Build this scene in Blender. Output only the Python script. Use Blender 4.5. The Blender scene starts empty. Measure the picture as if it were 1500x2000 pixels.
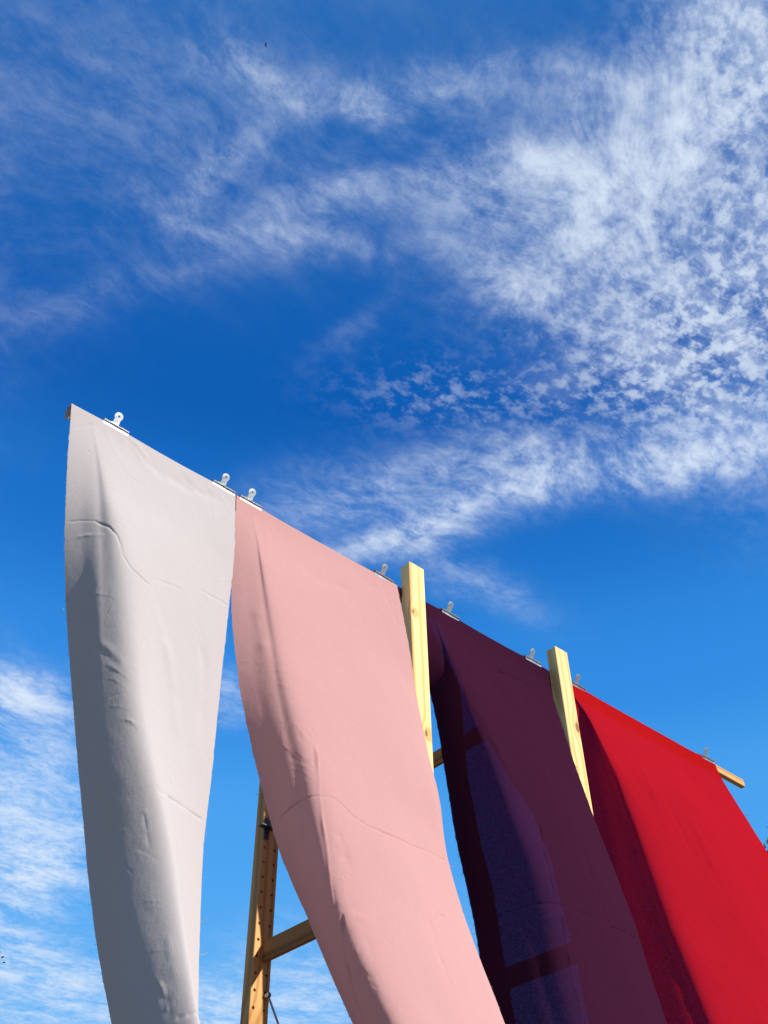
import bpy, bmesh, math, random
import numpy as np
from mathutils import Vector, Matrix

R = math.radians
scene = bpy.context.scene
C = scene.collection
random.seed(7)

# ---------------------------------------------------------------- camera
EYE = 0.80
F = Vector((0.48549864, 0.53727429, 0.68965746))
RT = Vector((0.74880888, -0.66269686, -0.01086875))
UP = Vector((-0.45119433, -0.5216984, 0.72405418))
cd = bpy.data.cameras.new('camera'); cam = bpy.data.objects.new('camera', cd); C.objects.link(cam)
M = Matrix((RT, UP, -F)).transposed().to_4x4(); M.translation = (0, 0, EYE)
cam.matrix_world = M
cd.sensor_fit = 'HORIZONTAL'; cd.sensor_width = 36.0; cd.lens = 36.0*2005/1500
cd.clip_start = 0.02; cd.clip_end = 4000
scene.camera = cam

# ---------------------------------------------------------------- light
SUN_EL, SUN_AZ = 15.3, 9.0          # low sun behind the viewer, a little to the right of the rack's front
sd = Vector((math.cos(R(SUN_EL))*math.sin(R(SUN_AZ)), -math.cos(R(SUN_EL))*math.cos(R(SUN_AZ)), math.sin(R(SUN_EL))))
sl = bpy.data.lights.new('sun', 'SUN'); sl.energy = 5.0; sl.angle = R(0.5); sl.color = (1.0, 0.97, 0.915)
sun = bpy.data.objects.new('sun', sl); C.objects.link(sun)
sun.rotation_mode = 'QUATERNION'; sun.rotation_quaternion = sd.to_track_quat('Z', 'Y')
scene.view_settings.view_transform = 'Standard'
scene.view_settings.look = 'None'
scene.view_settings.exposure = 0.35
scene.view_settings.gamma = 1.0
scene.view_settings.use_curve_mapping = False

class NT:
    """small helper to write node trees"""
    def __init__(s, tree): s.t = tree; s.n = tree.nodes; s.l = tree.links
    def new(s, typ, **kw):
        n = s.n.new(typ)
        for k, v in kw.items(): setattr(n, k, v)
        return n
    def put(s, sock, v):
        if isinstance(v, bpy.types.NodeSocket): s.l.new(v, sock)
        elif v is not None: sock.default_value = v
    def math(s, op, a, b=None, c=None, clamp=False):
        n = s.new('ShaderNodeMath', operation=op, use_clamp=clamp)
        for i, v in enumerate((a, b, c)): s.put(n.inputs[i], v)
        return n.outputs[0]
    def vec(s, op, a, b=None, out=0):
        n = s.new('ShaderNodeVectorMath', operation=op)
        s.put(n.inputs[0], a); s.put(n.inputs[1], b)
        return n.outputs[out]
    def scale(s, a, k):
        n = s.new('ShaderNodeVectorMath', operation='SCALE'); s.put(n.inputs[0], a); s.put(n.inputs['Scale'], k)
        return n.outputs[0]
    def dot(s, a, b): return s.vec('DOT_PRODUCT', a, b, 1)
    def comb(s, x, y, z=0.0):
        n = s.new('ShaderNodeCombineXYZ')
        for i, v in enumerate((x, y, z)): s.put(n.inputs[i], v)
        return n.outputs[0]
    def sep(s, v):
        n = s.new('ShaderNodeSeparateXYZ'); s.put(n.inputs[0], v); return n.outputs
    def noise(s, v, scale, detail=6, rough=.55, dist=0.0, lac=2.0, out='Fac'):
        n = s.new('ShaderNodeTexNoise'); s.put(n.inputs['Vector'], v)
        n.inputs['Scale'].default_value = scale; n.inputs['Detail'].default_value = detail
        n.inputs['Roughness'].default_value = rough; n.inputs['Distortion'].default_value = dist
        n.inputs['Lacunarity'].default_value = lac
        return n.outputs[out]
    def mapping(s, v, loc=(0,0,0), rot=(0,0,0), scale=(1,1,1), typ='POINT'):
        n = s.new('ShaderNodeMapping', vector_type=typ); s.put(n.inputs[0], v)
        n.inputs[1].default_value = loc; n.inputs[2].default_value = rot; n.inputs[3].default_value = scale
        return n.outputs[0]
    def ramp(s, v, lo, hi, a=0.0, b=1.0, smooth=True):
        n = s.new('ShaderNodeMapRange', interpolation_type='SMOOTHSTEP' if smooth else 'LINEAR')
        s.put(n.inputs[0], v)
        for i, q in enumerate((lo, hi, a, b)): n.inputs[i+1].default_value = q
        return n.outputs[0]
    def mix(s, f, a, b, mode='MIX'):
        n = s.new('ShaderNodeMix', data_type='RGBA', blend_type=mode, clamp_factor=True)
        s.put(n.inputs[0], f); s.put(n.inputs[6], a); s.put(n.inputs[7], b)
        return n.outputs[2]
    def cramp(s, f, stops, interp='LINEAR'):
        n = s.new('ShaderNodeValToRGB'); s.put(n.inputs[0], f)
        r = n.color_ramp; r.interpolation = interp
        while len(r.elements) < len(stops): r.elements.new(0.5)
        for e, (p, c) in zip(r.elements, stops): e.position = p; e.color = (*c, 1)
        return n.outputs[0]

# ---------------------------------------------------------------- sky and high thin cloud
world = bpy.data.worlds.new('World'); scene.world = world; world.use_nodes = True
world.cycles.sampling_method = 'MANUAL'; world.cycles.sample_map_resolution = 256
w = NT(world.node_tree); w.n.clear()
d = w.new('ShaderNodeTexCoord').outputs['Generated']
sky = w.new('ShaderNodeTexSky', sky_type='NISHITA', sun_disc=False)
sky.sun_elevation = R(SUN_EL); sky.sun_rotation = R(180-SUN_AZ)
sky.altitude = 0; sky.air_density = 1.0; sky.dust_density = 0.6; sky.ozone_density = 2.0
# film-like response per channel: the deeper, more saturated blue a phone records
rgb = w.new('ShaderNodeSeparateColor'); w.put(rgb.inputs[0], sky.outputs[0])
def resp(c, ref, val, p):
    return w.math('MINIMUM', w.math('MULTIPLY', w.math('POWER', w.math('DIVIDE', c, ref), p), val), 9.0)
cc = w.new('ShaderNodeCombineColor')
w.put(cc.inputs[0], resp(rgb.outputs[0], 1.64, 1.00, 2.3))
w.put(cc.inputs[1], resp(rgb.outputs[1], 2.74, 3.40, 1.36))
w.put(cc.inputs[2], resp(rgb.outputs[2], 4.29, 8.60, 0.98))
elev = w.cramp(w.sep(d)[2], [(0.0, (.30, .62, .95)), (.14, (.20, .53, .94)), (.28, (.125, .455, .92)), (.44, (.075, .385, .90)), (.55, (.034, .275, .79)),
    (.68, (.011, .165, .58)), (.76, (.004, .112, .46)), (.87, (.008, .125, .46)), (.96, (.022, .155, .49))], 'EASE')
blue = w.mix(.08, w.scale(elev, 10.0), cc.outputs[0])
# the cloud sheet: true perspective of a flat layer overhead
dz = w.math('MAXIMUM', w.sep(d)[2], 0.06)
q = w.vec('DIVIDE', d, w.comb(dz, dz, dz))
# the banks of cloud, placed by direction on the dome
front = w.math('MAXIMUM', w.dot(d, tuple(F)), 0.15)
g = w.comb(w.math('DIVIDE', w.dot(d, tuple(RT)), front), w.math('DIVIDE', w.dot(d, tuple(UP)), front), 0.0)
warp = w.vec('SUBTRACT', w.noise(g, 4.0, 5, .6, out='Color'), (.5, .5, .5))
g2 = w.vec('ADD', g, w.scale(warp, 0.10))
def banks(lst):
    tot = None
    for (cx, cy, a, b, rot, wt) in lst:
        m_ = w.mapping(g2, ((cx-750)/2005, (1000-cy)/2005, 0), (0, 0, R(rot)), (a/2005, b/2005, 1), 'TEXTURE')
        e = w.math('MULTIPLY', w.math('EXPONENT', w.math('MULTIPLY', w.dot(m_, m_), -1.0)), wt)
        tot = e if tot is None else w.math('ADD', tot, e)
    return tot
wisp_mask = banks([
    (1900, 150, 300, 420, 0, .8), (1850, 850, 260, 120, 10, .7), (-260, 1650, 230, 260, 0, .8), (500, -350, 450, 220, 0, .3), (-350, 500, 260, 300, 0, .3),
    (1460, 60, 130, 330, 0, .8), (1340, 380, 230, 200, 20, .85), (1130, 430, 210, 110, 15, .6), (1180, 160, 170, 60, -12, .6), (1230, 300, 160, 120, 0, .5),
    (1060, 600, 170, 40, -28, .6), (1330, 640, 230, 100, 10, .5), (1480, 810, 130, 110, 0, .6), (1000, 330, 110, 60, 10, .45),
    (1330, 900, 330, 46, 8, 1.25), (1030, 890, 240, 50, 10, .75), (880, 1005, 200, 30, 20, 1.2), (660, 960, 150, 60, 15, .42), (800, 1060, 170, 30, 10, .4), (920, 1130, 130, 34, -25, .3),
    (470, 130, 85, 45, -38, .60), (570, 190, 55, 35, -30, .5), (710, 190, 90, 42, -25, .62), (880, 170, 95, 50, 10, .45), (900, 350, 80, 60, 40, .5),
    (420, 340, 150, 40, 50, .28), (690, 385, 200, 50, 18, .36), (610, 490, 150, 24, -5, .36), (330, 440, 90, 18, -25, .28), (260, 570, 330, 36, 12, .11), (180, 170, 320, 220, 0, .14), (560, 330, 380, 160, 20, .09),
    (690, 630, 100, 22, 35, .10),
    (10, 1365, 90, 45, -10, 1.7), (50, 1520, 130, 80, 30, .8), (60, 1690, 150, 90, 30, 1.25), (60, 1890, 240, 60, -12, 1.0), (60, 1990, 200, 40, 0, .6), (440, 1340, 40, 60, 60, .45), (640, 1930, 200, 120, 20, .45), (420, 1980, 150, 90, 0, .55)])
cell_mask = banks([(1900, 450, 300, 380, 0, .6), (1380, 700, 180, 130, 20, .95), (1450, 480, 110, 260, 0, .6), (880, 770, 170, 60, -5, .36), (1160, 740, 150, 50, 0, .42), (1450, 90, 150, 160, 0, .75), (1200, 560, 200, 110, 0, .35)])
# fibres drawn out by the wind, turning from place to place
turn = w.vec('SUBTRACT', w.noise(q, 2.6, 3, .55, out='Color'), (.5, .5, .5))
qs = w.vec('ADD', q, w.scale(turn, 0.28))
fib = w.noise(w.mapping(qs, rot=(0, 0, R(32)), scale=(2.4, 6.0, 1)), 2.2, 9, .72, .0)
lump = w.noise(qs, 8.0, 8, .72, .0)
cells = w.noise(w.mapping(q, rot=(0, 0, R(25)), scale=(1, 1.25, 1)), 42.0, 4, .6, .1)
tex = w.math('ADD', w.math('MULTIPLY', fib, .42), w.math('ADD', w.math('MULTIPLY', lump, .42), w.math('MULTIPLY', cells, .16)))
tex = w.ramp(tex, .39, .63, 0, 1, False)
wisps = w.math('MULTIPLY', wisp_mask, w.math('ADD', w.math('MULTIPLY', w.math('POWER', tex, 1.8), 1.75), 0.07))
cellt = w.ramp(w.math('ADD', w.math('MULTIPLY', cells, .72), w.math('MULTIPLY', lump, .28)), .452, .615)
puffs = w.math('MULTIPLY', cell_mask, cellt)
dens = w.math('ADD', w.math('MULTIPLY', wisps, .80), w.math('MULTIPLY', puffs, .56))
dens = w.math('SUBTRACT', 1.0, w.math('EXPONENT', w.math('MULTIPLY', dens, -1.45)))
# away from the banks in view the sky carries the same thin wisps
side = w.math('MULTIPLY', w.ramp(w.dot(d, tuple(F)), .58, .84, .8, 0.0), w.ramp(w.noise(q, .9, 3, .5), .36, .66))
dens = w.math('ADD', dens, w.math('MULTIPLY', side, tex))
dens = w.math('MULTIPLY', dens, w.ramp(w.sep(d)[2], -.02, .05), clamp=True)
skycol = w.mix(dens, blue, (7.6, 8.6, 9.9, 1))

bg = w.new('ShaderNodeBackground'); w.put(bg.inputs[0], skycol); bg.inputs[1].default_value = 0.0785
out = w.new('ShaderNodeOutputWorld'); w.l.new(bg.outputs[0], out.inputs[0])

# ---------------------------------------------------------------- helpers
def link(o, parent=None):
    C.objects.link(o)
    if parent: o.parent = parent
    return o
def obj(name, bm, mat, parent=None, smooth=False):
    me = bpy.data.meshes.new(name)
    bm.normal_update(); bm.to_mesh(me); bm.free()
    if smooth:
        for p in me.polygons: p.use_smooth = True
    me.materials.append(mat)
    return link(bpy.data.objects.new(name, me), parent)
def thing(name, label, cat, loc=(0, 0, 0), group=None):
    o = bpy.data.objects.new(name, None); o.empty_display_size = .05; C.objects.link(o); o.location = loc
    o['label'] = label; o['category'] = cat
    if group: o['group'] = group
    return o
def tag(o, label, cat, group=None):
    o['label'] = label; o['category'] = cat
    if group: o['group'] = group
    return o
def copy_tree(o, parent=None):
    c = o.copy(); C.objects.link(c); c.parent = parent
    for ch in list(o.children): copy_tree(ch, c)
    return c
def add_box(bm, x0, x1, y0, y1, z0, z1, bev=0.0):
    vs = [bm.verts.new(p) for p in ((x0,y0,z0),(x1,y0,z0),(x1,y1,z0),(x0,y1,z0),(x0,y0,z1),(x1,y0,z1),(x1,y1,z1),(x0,y1,z1))]
    fs = [bm.faces.new([vs[i] for i in f]) for f in ((0,3,2,1),(4,5,6,7),(0,1,5,4),(1,2,6,5),(2,3,7,6),(3,0,4,7))]
    if bev:
        es = list({e for f in fs for e in f.edges})
        bmesh.ops.bevel(bm, geom=es, offset=bev, segments=2, affect='EDGES', profile=.6)
    return vs
def add_tube(bm, pts, r, seg=6, cap=True, r1=None):
    pts = [Vector(p) for p in pts]; rings = []
    t0 = (pts[1]-pts[0]).normalized()
    n = t0.orthogonal().normalized()
    for i, p in enumerate(pts):
        t = ((pts[min(i+1, len(pts)-1)]-pts[max(i-1, 0)])).normalized()
        n = (n - t*n.dot(t)).normalized(); b = t.cross(n)
        rr = r if r1 is None else r+(r1-r)*i/(len(pts)-1)
        rings.append([bm.verts.new(p + n*rr*math.cos(2*math.pi*k/seg) + b*rr*math.sin(2*math.pi*k/seg)) for k in range(seg)])
    for a, b_ in zip(rings, rings[1:]):
        for k in range(seg): bm.faces.new((a[k], a[(k+1) % seg], b_[(k+1) % seg], b_[k]))
    if cap: bm.faces.new(rings[0][::-1]); bm.faces.new(rings[-1])
def add_prism(bm, poly, x0, x1):
    """poly: (y, z) outline, extruded along x"""
    a = [bm.verts.new((x0, y, z)) for y, z in poly]; b = [bm.verts.new((x1, y, z)) for y, z in poly]
    n = len(poly)
    for k in range(n): bm.faces.new((a[k], a[(k+1) % n], b[(k+1) % n], b[k]))
    bm.faces.new(a[::-1]); bm.faces.new(b)

# ---------------------------------------------------------------- materials
def material(name):
    m = bpy.data.materials.new(name); m.use_nodes = True
    t = NT(m.node_tree); t.n.clear()
    o = t.new('ShaderNodeOutputMaterial')
    return m, t, o
def wood(name, light, dark, knots=(), rough=.7, scale=1.0, axis='Z', tint=(1, 1, 1)):
    m, t, o = material(name)
    co = t.new('ShaderNodeTexCoord').outputs['Object']
    rnd = t.new('ShaderNodeObjectInfo').outputs['Random']
    off = t.comb(t.math('MULTIPLY', rnd, 3.7), t.math('MULTIPLY', rnd, 1.9), t.math('MULTIPLY', rnd, 7.0))
    rot = {'Z': (0, 0, 0), 'X': (0, R(90), 0), 'Y': (R(90), 0, 0)}[axis]
    c = t.vec('ADD', t.mapping(co, rot=rot), off)
    # growth rings run along the piece and swerve round the knots
    bend = None; dark_k = None; ring = None
    for (kx, ky, kz, kr) in knots:
        dv = t.vec('MULTIPLY', t.vec('SUBTRACT', co, (kx, ky, kz)), (1, 1, .55))
        L = t.vec('LENGTH', dv, out=1)
        e = t.math('EXPONENT', t.math('MULTIPLY', t.math('POWER', t.math('DIVIDE', L, kr*2.6), 2.0), -1.0))
        kk = t.ramp(L, kr*.75, kr*1.15, 1, 0)
        bend = e if bend is None else t.math('ADD', bend, e)
        dark_k = kk if dark_k is None else t.math('MAXIMUM', dark_k, kk)
    warp = t.noise(t.mapping(c, scale=(6, 6, 1.2)), 1.0, 3, .5)
    x = t.sep(t.mapping(c, rot=(0, 0, R(27))))[0]
    ph = t.math('ADD', t.math('MULTIPLY', x, 330*scale), t.math('MULTIPLY', warp, 9.0))
    if bend is not None: ph = t.math('ADD', ph, t.math('MULTIPLY', bend, 7.0))
    rings = t.math('ADD', t.math('MULTIPLY', t.math('SINE', ph), .5), .5)
    rings = t.math('POWER', rings, 2.2)
    fibre = t.noise(t.mapping(c, scale=(900, 900, 18)), 1.0, 4, .6)
    blot = t.noise(t.mapping(c, scale=(30, 30, 7)), 1.0, 5, .6)
    f = t.math('ADD', t.math('MULTIPLY', rings, .55), t.math('ADD', t.math('MULTIPLY', fibre, .3), t.math('MULTIPLY', blot, .35)))
    col = t.mix(t.ramp(f, .25, 1.05), (*light, 1), (*dark, 1))
    if bend is not None:
        col = t.mix(t.math('MULTIPLY', bend, .45, clamp=True), col, (dark[0]*.75, dark[1]*.62, dark[2]*.5, 1))
        col = t.mix(t.math('MULTIPLY', dark_k, .85), col, (.20, .09, .035, 1))
    p = t.new('ShaderNodeBsdfPrincipled'); t.put(p.inputs['Base Color'], col); p.inputs['Roughness'].default_value = rough
    p.inputs['Specular IOR Level'].default_value = .08
    b = t.new('ShaderNodeBump'); b.inputs['Strength'].default_value = .25; b.inputs['Distance'].default_value = .0006
    t.put(b.inputs['Height'], t.math('ADD', fibre, t.math('MULTIPLY', rings, .6))); t.put(p.inputs['Normal'], b.outputs[0])
    t.l.new(p.outputs[0], o.inputs[0])
    return m
def metal(name, col, rough, metallic=1.0, bump=.0):
    m, t, o = material(name)
    co = t.new('ShaderNodeTexCoord').outputs['Object']
    p = t.new('ShaderNodeBsdfPrincipled')
    n = t.noise(co, 220, 5, .6)
    t.put(p.inputs['Base Color'], t.mix(t.ramp(n, .35, .75, 0, .5), (*col, 1), (*[v*.72 for v in col], 1)))
    t.put(p.inputs['Roughness'], t.ramp(t.noise(co, 90, 4, .6), .3, .7, rough*.8, rough*1.35, False)); p.inputs['Metallic'].default_value = metallic
    t.l.new(p.outputs[0], o.inputs[0])
    return m
def cloth_mat(name, col, fleck, trans, sheer0, sheer1, slub=.12, dye=(1, 1, 1), through=None):
    """plain weave: lit face, light let through the threads, and the open gaps of a thin weave"""
    m, t, o = material(name)
    uv = t.new('ShaderNodeUVMap'); uv.uv_map = 'weave'; c = uv.outputs[0]
    warp = t.noise(t.mapping(c, scale=(1500, 45, 1)), 1.0, 3, .6)
    weft = t.noise(t.mapping(c, scale=(45, 1500, 1)), 1.0, 3, .6)
    weave = t.math('MULTIPLY', t.math('ADD', warp, weft), .5)
    mott = t.math('MULTIPLY', t.math('ADD', t.noise(t.mapping(c, scale=(520, 130, 1)), 1.0, 3, .7), t.noise(t.mapping(c, scale=(130, 520, 1)), 1.0, 3, .7)), .5)
    soft = t.noise(t.mapping(c, scale=(9, 6, 1)), 1.0, 4, .55)
    f = t.math('ADD', t.math('MULTIPLY', weave, .35), t.math('MULTIPLY', mott, .65))
    cc_ = t.mix(t.ramp(f, .35, .65, 0, slub), (*col, 1), (*fleck, 1))
    cc_ = t.mix(t.ramp(soft, .3, .75, 0, .16), cc_, (*[v*.86 for v in col], 1))
    bump = t.new('ShaderNodeBump'); bump.inputs['Strength'].default_value = .45; bump.inputs['Distance'].default_value = .0009
    t.put(bump.inputs['Height'], t.math('ADD', t.math('MULTIPLY', weave, .4), t.math('ADD', mott, t.math('MULTIPLY', t.noise(t.mapping(c, scale=(70, 50, 1)), 1.0, 4, .6), 1.2))))
    df = t.new('ShaderNodeBsdfDiffuse'); t.put(df.inputs[0], cc_); df.inputs[1].default_value = .6; t.put(df.inputs['Normal'], bump.outputs[0])
    tl = t.new('ShaderNodeBsdfTranslucent'); t.put(tl.inputs[0], (*through, 1) if through else cc_)
    mx = t.new('ShaderNodeMixShader'); mx.inputs[0].default_value = trans
    t.l.new(df.outputs[0], mx.inputs[1]); t.l.new(tl.outputs[0], mx.inputs[2])
    tp = t.new('ShaderNodeBsdfTransparent'); tp.inputs[0].default_value = (*dye, 1)
    mx2 = t.new('ShaderNodeMixShader'); t.put(mx2.inputs[0], t.ramp(f, .42, .60, sheer0, sheer1))
    t.l.new(mx.outputs[0], mx2.inputs[1]); t.l.new(tp.outputs[0], mx2.inputs[2])
    t.l.new(mx2.outputs[0], o.inputs[0])
    return m

WHITE = cloth_mat('white_cotton', (.475, .424, .410), (.39, .345, .335), .09, 0, .0, .35)
PINK = cloth_mat('pink_cotton', (.575, .325, .305), (.46, .25, .232), .20, 0, .0, .35, (1, 1, 1), (.60, .20, .19))
PURPLE = cloth_mat('plum_voile', (.042, .0086, .0245), (.028, .0065, .018), .03, .01, .13, .45, (.13, .19, .50))
RED = cloth_mat('red_cotton', (.365, .007, .0085), (.28, .005, .007), .05, .0, .085, .4, (.34, .13, .46))
STEEL = metal('bright_steel', (.55, .56, .58), .30)
DARK = metal('dark_steel', (.10, .10, .11), .38, .8)
ZINC = metal('zinc_rod', (.33, .33, .34), .35)
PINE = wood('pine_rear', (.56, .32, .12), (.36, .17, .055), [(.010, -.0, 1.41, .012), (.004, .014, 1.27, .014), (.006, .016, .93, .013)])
PINE_A = wood('pine_front', (.74, .53, .23), (.54, .33, .12), [(.006, -.001, 2.128, .0035), (.028, -.001, 1.845, .0042)])
PINE_B = wood('pine_front_knotty', (.74, .52, .23), (.52, .32, .12), [(.036, -.001, 2.052, .0075), (.001, .016, 1.99, .005)])
RUNG = wood('pine_rung', (.34, .155, .05), (.19, .075, .022), (), axis='Y')
LATH = wood('pine_lath', (.56, .30, .11), (.30, .12, .04), (), axis='X', scale=1.4)

# ---------------------------------------------------------------- ground
gm, t, o = material('grass')
co = t.new('ShaderNodeTexCoord').outputs['Object']
gn = t.noise(co, 3.0, 8, .65); gn2 = t.noise(co, .25, 4, .6)
p = t.new('ShaderNodeBsdfPrincipled'); p.inputs['Roughness'].default_value = .9
t.put(p.inputs['Base Color'], t.mix(t.math('MULTIPLY', t.math('ADD', gn, gn2), .5), (.17, .135, .075, 1), (.34, .26, .16, 1)))
b_ = t.new('ShaderNodeBump'); b_.inputs['Distance'].default_value = .03; t.put(b_.inputs['Height'], gn); t.put(p.inputs['Normal'], b_.outputs[0])
t.l.new(p.outputs[0], o.inputs[0])
bm = bmesh.new()
NG = 48
def gz(x, y):
    r = math.hypot(x, y)
    return .25*math.sin(x*.05)*math.cos(y*.04)*min(1, max(0, (r-8)/40))
ring_r = [0, 2, 5, 9, 15, 25, 40, 70, 120, 220, 400, 800, 1600, 3000]
prev = [bm.verts.new((0, 0, 0))]*NG
for r_ in ring_r[1:]:
    cur = [bm.verts.new((r_*math.cos(2*math.pi*k/NG), r_*math.sin(2*math.pi*k/NG), gz(r_*math.cos(2*math.pi*k/NG), r_*math.sin(2*math.pi*k/NG)))) for k in range(NG)]
    for k in range(NG):
        if prev[0] is prev[1]: bm.faces.new((prev[0], cur[k], cur[(k+1) % NG]))
        else: bm.faces.new((prev[k], cur[k], cur[(k+1) % NG], prev[(k+1) % NG]))
    prev = cur
grd = obj('ground', bm, gm, smooth=True); grd['kind'] = 'structure'

# ---------------------------------------------------------------- ladder frames that carry the lath
PW, PD, PH = .044, .0295, 2.264        # post width (x), depth (y), height
HZ = [.0246+.032*k for k in range(1, 69)]
def post_mesh(holes, flip=False, blocked=()):
    """post with its foot at the origin's height; drilled face towards -y (or +y when flipped)"""
    bm = bmesh.new(); c = .0018; X0, X1, Y0, Y1 = 0, PW, 0, PD
    prof = [(X0+c, Y0), (X1-c, Y0), (X1-c*.3, Y0+c*.3), (X1, Y0+c), (X1, Y1-c), (X1-c, Y1), (X0+c, Y1), (X0, Y1-c), (X0, Y0+c), (X0+c*.3, Y0+c*.3)]
    levels = [0.0, PH-.0012, PH]
    rings = []
    for li, z in enumerate(levels):
        k = .0012 if li == 2 else 0
        rings.append([bm.verts.new((min(max(x, X0+k), X1-k), min(max(y, Y0+k), Y1-k), z)) for x, y in prof])
    n = len(prof)
    for li in (0, 1):
        for k in range(n):
            if holes and li == 0 and k == 0: continue
            bm.faces.new((rings[li][k], rings[li][(k+1) % n], rings[li+1][(k+1) % n], rings[li+1][k]))
    bm.faces.new(rings[0][::-1]); bm.faces.new(rings[2])
    if holes:
        cols = [.0082, .0338]; r = .0032; SG = 10
        xs = [X0+c, .021, X1-c]; zt = PH-.0012
        for ci in (0, 1):
            xa, xb, hx = xs[ci], xs[ci+1], cols[ci]
            z_prev = 0.0
            for i, hz in enumerate(HZ):
                if any(a < hz < b and ci == 1 for a, b in blocked): continue
                za, zb = hz-.008, hz+.008
                if za > z_prev+1e-5:
                    bm.faces.new([bm.verts.new(v) for v in ((xa, 0, z_prev), (xb, 0, z_prev), (xb, 0, za), (xa, 0, za))])
                sq = [(xa, za), (xb, za), (xb, zb), (xa, zb)]
                circ = [bm.verts.new((hx+r*math.cos(math.radians(225+36*k)), 0, hz+r*math.sin(math.radians(225+36*k)))) for k in range(SG)]
                cor = [bm.verts.new((x, 0, z)) for x, z in sq]
                # four sides; 10 points split 3,2,3,2
                idx = [(0, 3), (3, 5), (5, 8), (8, 10)]
                for s_, (a, b) in enumerate(idx):
                    bm.faces.new([cor[s_], cor[(s_+1) % 4]] + [circ[q_ % SG] for q_ in range(b, a-1, -1)])
                deep = [bm.verts.new((v.co.x, .014, v.co.z)) for v in circ]
                for k in range(SG): bm.faces.new((circ[k], circ[(k+1) % SG], deep[(k+1) % SG], deep[k]))
                bm.faces.new(deep)
                z_prev = zb
            bm.faces.new([bm.verts.new(v) for v in ((xa, 0, z_prev), (xb, 0, z_prev), (xb, 0, zt), (xa, 0, zt))])
    if flip:
        for v in bm.verts: v.co.y = PD - v.co.y
        bmesh.ops.reverse_faces(bm, faces=bm.faces)
    bmesh.ops.recalc_face_normals(bm, faces=bm.faces) if not holes else None
    return bm
RZ = [.372, .962, 1.552, 2.145]        # rung undersides... top rung just under the lath
def rung_mesh(z):
    bm = bmesh.new()
    x0, x1, h = .0200, .0305, .040
    y0, y1 = .0297, .4798
    poly = [(x0, z), (x1, z), (x1, z+h), (x0+.001, z+h), (x0+.001, z+.013), (x0, z+.011)]
    a = [bm.verts.new((x, y0, zz)) for x, zz in poly]; b = [bm.verts.new((x, y1, zz)) for x, zz in poly]
    n = len(poly)
    for k in range(n): bm.faces.new((a[k], a[(k+1) % n], b[(k+1) % n], b[k]))
    bm.faces.new(a[::-1]); bm.faces.new(b)
    bmesh.ops.recalc_face_normals(bm, faces=bm.faces)
    return bm
def side_frame(x, mat_front, label):
    fr = thing('ladder_frame', label, 'wooden frame', (x, 1.22, 0), 'upright ladder frames carrying the lath')
    a = obj('post', post_mesh(True, True), mat_front, fr); a['label'] = 'plain pale pine post at the front'
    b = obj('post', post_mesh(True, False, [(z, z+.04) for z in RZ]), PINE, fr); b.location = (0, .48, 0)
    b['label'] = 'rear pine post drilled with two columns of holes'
    for z in RZ: obj('rung', rung_mesh(z), RUNG, fr)
    return fr
side_frame(1.175, PINE_A, 'pine ladder frame standing between the pink and the plum cloth')
side_frame(1.650, PINE_B, 'pine ladder frame standing between the plum and the red cloth')

# ---------------------------------------------------------------- lath
LX0, LX1, LY0, LY1, LZ0, LZ1 = .4050, 2.4520, 1.2505, 1.2640, EYE+1.3860, EYE+1.4075
bm = bmesh.new(); add_box(bm, LX0, LX1, LY0, LY1, LZ0, LZ1, .0012)
tag(obj('lath', bm, LATH), 'long thin wooden lath the four cloths are clipped to, bare at its far end', 'lath')

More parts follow.
